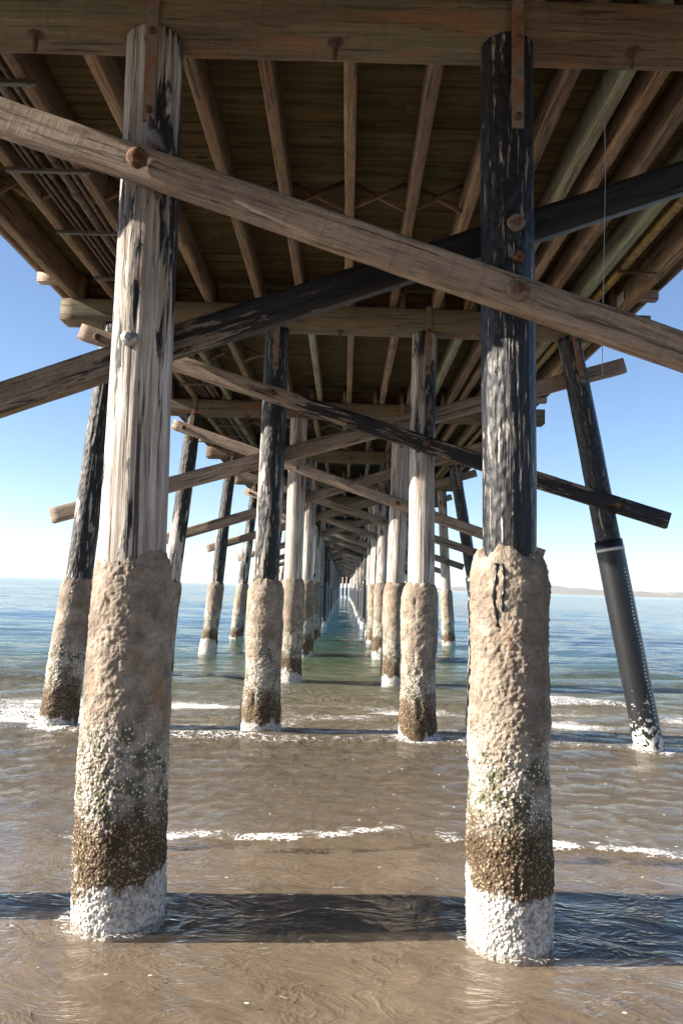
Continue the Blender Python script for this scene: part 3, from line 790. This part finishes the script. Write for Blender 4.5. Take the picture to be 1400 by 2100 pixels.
# stringers
SX = [-2.95, -2.36, -1.80, -1.15, -.65, -.07, .50, 1.02, 1.405, 1.77, 1.99, 2.30, 2.68]
def sname(i): return f'{ORD[i]} from the left'
zs = CAP1+.002
SH = .29
for k in range(14):
    y0, y1 = BY[k]-.12, BY[k+1]+.14
    fine_ = dict(seg=.12, side=3, ch=.003, amp=.0022) if k < 2 else dict(seg=1., side=1, ch=.003, amp=.001)
    for i, x in enumerate(SX):
        xx = x+(.0 if k == 0 else (.055 if k % 2 else -.055)+random.uniform(-.04, .04)); bw = .088
        grn = (k == 0 and i in (9, 12)) or (k > 0 and random.random() < .25)
        o = beam('stringer', (xx, y0, zs+SH/2), (xx+random.uniform(-.01, .01), y1, zs+SH/2), bw, SH, M['stringer_green'] if grn else M['stringer'], **fine_)
        extra = ' greenish' if grn else ' brown'
        tag(o, f'{ "greenish" if grn else "brown"} stringer under the deck, {sname(i)}, {ORD[k]} bay', 'stringer', 'stringers under the deck')
for k in range(14, NB-1, 4):
    y0, y1 = BY[k]-.1, BY[min(k+4, NB-1)]+.1
    for i, x in enumerate(SX[::2]):
        o = beam('stringer', (x, y0, zs+SH/2), (x, y1, zs+SH/2), .088, SH, M['stringer'], seg=3., side=1, ch=.006, amp=.002)
        tag(o, f'long far stringer, {sname(i)}, starting above the {ORD[k]} row of piles', 'stringer', 'stringers under the deck')
# edge stringers
for k in range(14):
    y0, y1 = BY[k]-(.12 if k else 38.), BY[k+1]+.12
    for sx, nm in ((-3.46, 'left'), (3.28, 'right')):
        xx = sx+(.05 if k % 2 else -.0)*(1 if sx < 0 else -1)
        o = beam('edge_stringer', (xx, y0, zs+.17), (xx, y1, zs+.17), .105, .34, M['stringer'], seg=.15 if k < 2 else 1., side=3 if k < 2 else 1, ch=.01, amp=.006 if k < 2 else .002)
        tag(o, f'deep edge stringer carrying the {nm} rim of the deck, {ORD[k]} bay', 'stringer', 'edge stringers')
        if k == 0 and sx > 0:
            p_ = link('mending_plate', box_mesh('mending_plate', .22, .008, .13, M['white_plate']), o, mat4=Matrix.Translation((y1-y0-.42, .0585, -.04)))
for sx, nm in ((-3.46, 'left'), (3.28, 'right')):
    o = beam('edge_stringer', (sx, BY[14], zs+.17), (sx, BY[-1]+2, zs+.17), .105, .34, M['stringer'], seg=4, side=1, ch=.01, amp=.002)
    tag(o, f'far end of the {nm} edge stringer beyond the fifteenth cap beam', 'stringer', 'edge stringers')

# blocking above each cap
for k in range(1, 15):
    o = beam('blocking_board', (-3.38, BY[k]+.12, zs+SH/2+.004), (3.2, BY[k]+.12, zs+SH/2+.004), .045, SH-.02, M['stringer'], seg=.6, side=1, ch=.004, amp=.001)
    tag(o, f'dark blocking board standing between stringers above the {ORD[k]} cap beam', 'board', 'blocking boards on the caps')

# deck
DZ = zs+SH+.053
DY0 = -34.0
deck = empty('pier_deck', (0, BY[0]-6, DZ)); tag(deck, 'plywood sheeted pier deck seen from below, resting on the stringers', 'deck')
y = DY0; i = 0
pm = box_mesh('plywood_sheet', 7.3, 2.494, .02, M['ply'], .002)
pl2 = box_mesh('plywood_sheet', 7.3, 9.99, .02, M['ply'], .002)
while y < BY[-1]+4:
    me, st = (pm, 2.5) if -4.1 < y < 60 else (pl2, 10)
    o = link('plywood_sheet', me, deck, (-.08, y+st/2-(BY[0]-6), .012 - (.0)))
    y += st
plk = box_mesh('deck_planking', 7.5, BY[-1]+4-DY0, .075, M['stringer'], .004)
link('deck_planking', plk, deck, (-.08, (BY[-1]+4-DY0)/2+DY0-(BY[0]-6), .062))
for sx in (-3.81, 3.65):
    f_ = timber_mesh('fascia_board', BY[-1]+4-DY0, .05, .24, M['brace'], seg=2.5, side=1, ch=.006, amp=.004, seed=5)
    mm = Matrix.Translation((sx, DY0-(BY[0]-6), -.01)) @ Matrix.Rotation(R(90), 4, 'Z')
    link('fascia_board', f_, deck, mat4=mm)
# outrigger blocks poking past the rim
for k in range(1, 10):
    for sx, nm in ((-3.60, 'left'), (3.44, 'right')):
        for j, dy in enumerate((-.5,)):
            o = beam('outrigger_block', (sx-.16, BY[k]+dy, CAP1+.09), (sx+.14, BY[k]+dy, CAP1+.09), .12, .12, M['brace'], seg=.1, side=2, ch=.01, amp=.004)
            tag(o, f'stub of squared timber poking past the {nm} deck rim before the {ORD[k]} cap beam', 'block', 'timber stubs at the deck rim')

# cross bridging between stringers at mid bay
gaps = [(SX[i], SX[i+1], i) for i in range(len(SX)-1) if SX[i+1]-SX[i] > .45]
gaps = [(-3.41, SX[0]+.0, -1)]+gaps
for k in range(0, 5):
    ym = BY[k]+2.45
    for (xa, xb, i) in gaps:
        if k and random.random() < .3: continue
        dx = 0 if k == 0 else (.055 if k % 2 else -.055)
        xa_, xb_ = xa+.05+dx, xb-.05+dx
        r_ = empty('cross_bridging', ((xa_+xb_)/2, ym, zs+SH/2)); hw = (xb_-xa_)/2
        where = 'beside the left edge stringer' if i < 0 else f'right of the stringer {sname(i)}'
        tag(r_, f'small wooden X bridging {where}, {ORD[k]} bay', 'bridging', 'X bridging between stringers')
        beam('lath', (-hw, -.025, -SH/2+.03), (hw, -.025, SH/2-.03), .022, .042, M['stringer'], r_, seg=.3, side=1, ch=.003, amp=.001)
        beam('lath', (-hw, .025, SH/2-.03), (hw, .025, -SH/2+.03), .022, .042, M['stringer'], r_, seg=.3, side=1, ch=.003, amp=.001)

# pipes slung on the left between the stringers
PIPES = [(-2.80, .014, 'thinnest dark conduit'), (-2.745, .016, 'second thin dark conduit'), (-2.68, .021, 'rusty narrow pipe'), (-2.575, .042, 'widest grimy pipe'), (-2.475, .018, 'rust flecked conduit nearest the middle')]
for i, (px, pr_, nm) in enumerate(PIPES):
    pts = [(px+.006*math.sin(j*2.3+i), .5+j*1.2, CAP1+.03+pr_+.004*math.sin(j*1.7+i*2)) for j in range(int(72/1.2))]
    o = link('service_pipe', tube_mesh('service_pipe', pts, pr_, M['rust_dark'] if i == 2 else M['pipe'], 12, .0))
    tag(o, f'{nm} in the bundle slung under the left of the deck', 'pipe', 'pipe bundle under the deck')
    for j in range(2 if i != 3 else 6):
        jm = cached(('joint', i), lambda: tube_mesh('coupling', [(0, -.05, 0), (0, .05, 0)], pr_*1.22, M['pipe'], 12))
        link('coupling', jm, o, (px, 5.6+j*2.9+i*.37, CAP1+.03+pr_))
hb = box_mesh('hanger_bar', .72, .045, .028, M['bar'], .003)
hc = box_mesh('bar_bolt', .02, .02, .05, M['galv'], .003)
for j in range(26):
    yy = 5.03+j*1.15
    if any(abs(yy-b_) < .2 for b_ in BY): yy += .3
    o = link('hanger_bar', hb, None, (-2.63, yy, CAP1+.002-.015)); 
    if any(abs(yy-b_) < .2 for b_ in BY): o.location.z = CAP1+.02
    tag(o, f'grey steel hanger bar under the pipe bundle on the left, {ORD[j]} from the front', 'hanger bar', 'hanger bars under the pipes')
    if j < 8:
        link('bar_bolt', hc, o, (-.31, 0, .0)); link('bar_bolt', hc, o, (.31, 0, .0))
# yellow duct on the right
for j in range(6):
    ya = 4.6+j*1.67 if j < 3 else 4.6+5.0*(j-2)+.1; yb = ya+(1.6 if j < 3 else 4.7)
    o = beam('yellow_conduit', (2.86, ya, CAP1+.05), (2.86, yb, CAP1+.05), .085, .085, M['yellow'], seg=.3, side=2, ch=.02, amp=.001)
    tag(o, f'chipped yellow conduit section under the right of the deck, {ORD[j]} from the front', 'conduit', 'yellow conduit sections')
    hb2 = cached('hb2', lambda: box_mesh('conduit_bracket', .42, .03, .02, M['rust_dark'], .003))
    o = link('conduit_bracket', hb2, None, (3.0, yb+.02, CAP1-.011 if j != 2 else CAP1+.02))
    tag(o, f'thin dark bracket under the yellow conduit, {ORD[j]} from the front', 'bracket', 'conduit brackets')

# thin line hanging from the front cap
o = link('fishing_line', tube_mesh('fishing_line', [(1.50, 4.46, 5.0), (1.507, 4.455, 4.4), (1.50, 4.46, 3.9), (1.488, 4.46, 3.25), (1.49, 4.46, 3.1)], .0022, M['line'], 6))
tag(o, 'thin pale fishing line dangling from the nearest cap beam on the right', 'fishing line')

# far end: cross piles closing the view
for i, x in enumerate((-.35, .3)):
    pile(BY[-1]-3.5-i*2, (x, 0), (x, 0), ['pale pile standing alone left of centre at the far end', 'white topped pile standing alone right of centre at the far end'][i], 3, .1, .8 if i == 0 else .1, style='wrap', group='far end piles', strap=False)
o = beam('lower_landing', (-3.4, BY[-1]+.6, 3.2), (3.4, BY[-1]+.6, 3.2), .3, 1.5, M['cap'], seg=1, side=1)
tag(o, 'dark timber landing closing off the far end of the pier', 'landing')

# pigeon on the front brace
def pigeon():
    (a, b) = FRONT[0]; px = -1.15; t = (px-a[0])/(b[0]-a[0]); top = a[1]+(b[1]-a[1])*t+.10
    root = empty('pigeon', (px, BY[0]-.232, top)); root.scale = (.76,)*3; tag(root, 'dark pigeon perched upright on the big front brace beside the thick pale pile', 'pigeon')
    # spine from tail to beak: standing upright, breast to the viewer and a little left
    sp = [((.085, .035, .015), .008, .014), ((.065, .03, .035), .022, .024), ((.035, .02, .065), .042, .042), ((.010, .0, .105), .052, .052), ((-.008, -.015, .145), .047, .046),
          ((-.018, -.022, .178), .033, .033), ((-.022, -.026, .202), .0235, .024), ((-.024, -.032, .222), .0235, .025), ((-.027, -.038, .240), .017, .018), ((-.029, -.04, .248), .006, .006)]
    seg = 20; V = np.zeros((len(sp), seg, 3))
    for i, (p, ra, rb) in enumerate(sp):
        p = Vector(p); t_ = (Vector(sp[min(i+1, len(sp)-1)][0])-Vector(sp[max(i-1, 0)][0])).normalized()
        u = t_.cross(Vector((0, 1, 0))).normalized(); w_ = u.cross(t_).normalized()
        for j in range(seg):
            an = 2*math.pi*j/seg; V[i, j] = p+u*math.cos(an)*ra+w_*math.sin(an)*rb
    Vv, Q = ringgrid(V, len(sp), seg)
    me = mesh_np('body', Vv, Q, M['pg_dark']); me.materials.append(M['pg_grey'])
    zc = np.zeros(len(me.polygons)*3, dtype=np.float32); me.polygons.foreach_get('center', zc); zc = zc.reshape(-1, 3)
    mi = ((zc[:, 2] < .128)).astype(np.int32); me.polygons.foreach_set('material_index', mi)
    b_ = link('body', me, root); sm = b_.modifiers.new('s', 'SUBSURF'); sm.levels = 1; sm.render_levels = 2
    def loft(name, sp2, mat, parent, flat):
        V2 = np.zeros((len(sp2), 12, 3))
        for i, (p, ra) in enumerate(sp2):
            for j in range(12):
                an = 2*math.pi*j/12; V2[i, j] = (p[0]+ra*flat[0]*math.cos(an), p[1]+ra*flat[1]*math.sin(an), p[2]+ra*.15*math.sin(an))
        a_, q_ = ringgrid(V2, len(sp2), 12); return link(name, mesh_np(name, a_, q_, mat), parent)
    loft('wing', [((.025, .002, .175), .008), ((.045, .005, .15), .022), ((.055, .01, .11), .026), ((.07, .02, .06), .022), ((.09, .03, .02), .014), ((.105, .035, -.012), .005)], M['pg_dark'], b_, (.55, 1.3))
    loft('wing', [((-.035, .01, .175), .008), ((-.048, .015, .15), .02), ((-.044, .02, .11), .024), ((-.02, .03, .06), .018), ((.02, .035, .02), .01)], M['pg_dark'], b_, (.45, 1.2))
    loft('tail', [((.06, .035, .05), .012), ((.08, .04, .02), .016), ((.098, .042, -.015), .018), ((.108, .045, -.04), .016)], M['pg_dark'], b_, (.4, 1.1))
    bk = tube_mesh('beak', [(-.030, -.052, .2225), (-.034, -.066, .219), (-.036, -.076, .214)], [.0055, .004, .0012], M['pg_beak'], 8); link('beak', bk, b_)
    for sx in (-1, 1):
        ey = disc_mesh('eye', .0042, .003, M['pg_beak'], 10); link('eye', ey, b_, (-.026+sx*.019, -.047, .229))
        lg = tube_mesh('leg', [(.008+sx*.014, -.01, .055), (.006+sx*.014, -.012, .028), (.004+sx*.014, -.012, .002)], [.009, .004, .0035], M['pg_foot'], 8); lo_ = link('leg', lg, b_)
        for q in (-1, 0, 1, 3):
            an = R(-90+q*38) if q < 3 else R(90)
            tb = tube_mesh('toe', [(.004+sx*.014, -.012, .003), (.004+sx*.014+.016*math.cos(an), -.012+.016*math.sin(an), .004), (.004+sx*.014+.024*math.cos(an), -.012+.024*math.sin(an), -.001)], [.003, .0026, .0012], M['pg_foot'], 6)
            link('toe', tb, lo_)
pigeon()

build_sand(); build_water(); build_hills()
# sea haze over the far shore
hb_ = bpy.data.meshes.new('haze'); bm = bmesh.new(); bmesh.ops.create_cube(bm, size=1); bm.to_mesh(hb_); bm.free()
hz = link('haze', hb_); hz.scale = (82000, 82000, 330); hz.location = (0, 0, 330/2-8.)
mt, nt = newmat('sea haze'); pv = nt.nodes.new('ShaderNodeVolumePrincipled'); pv.inputs['Density'].default_value = 3.2e-5; pv.inputs['Color'].default_value = (.93, .95, 1, 1); pv.inputs['Anisotropy'].default_value = .2
oo = nt.nodes.new('ShaderNodeOutputMaterial'); nt.links.new(pv.outputs[0], oo.inputs['Volume']); hb_.materials.append(mt); tag(hz, kind='stuff')
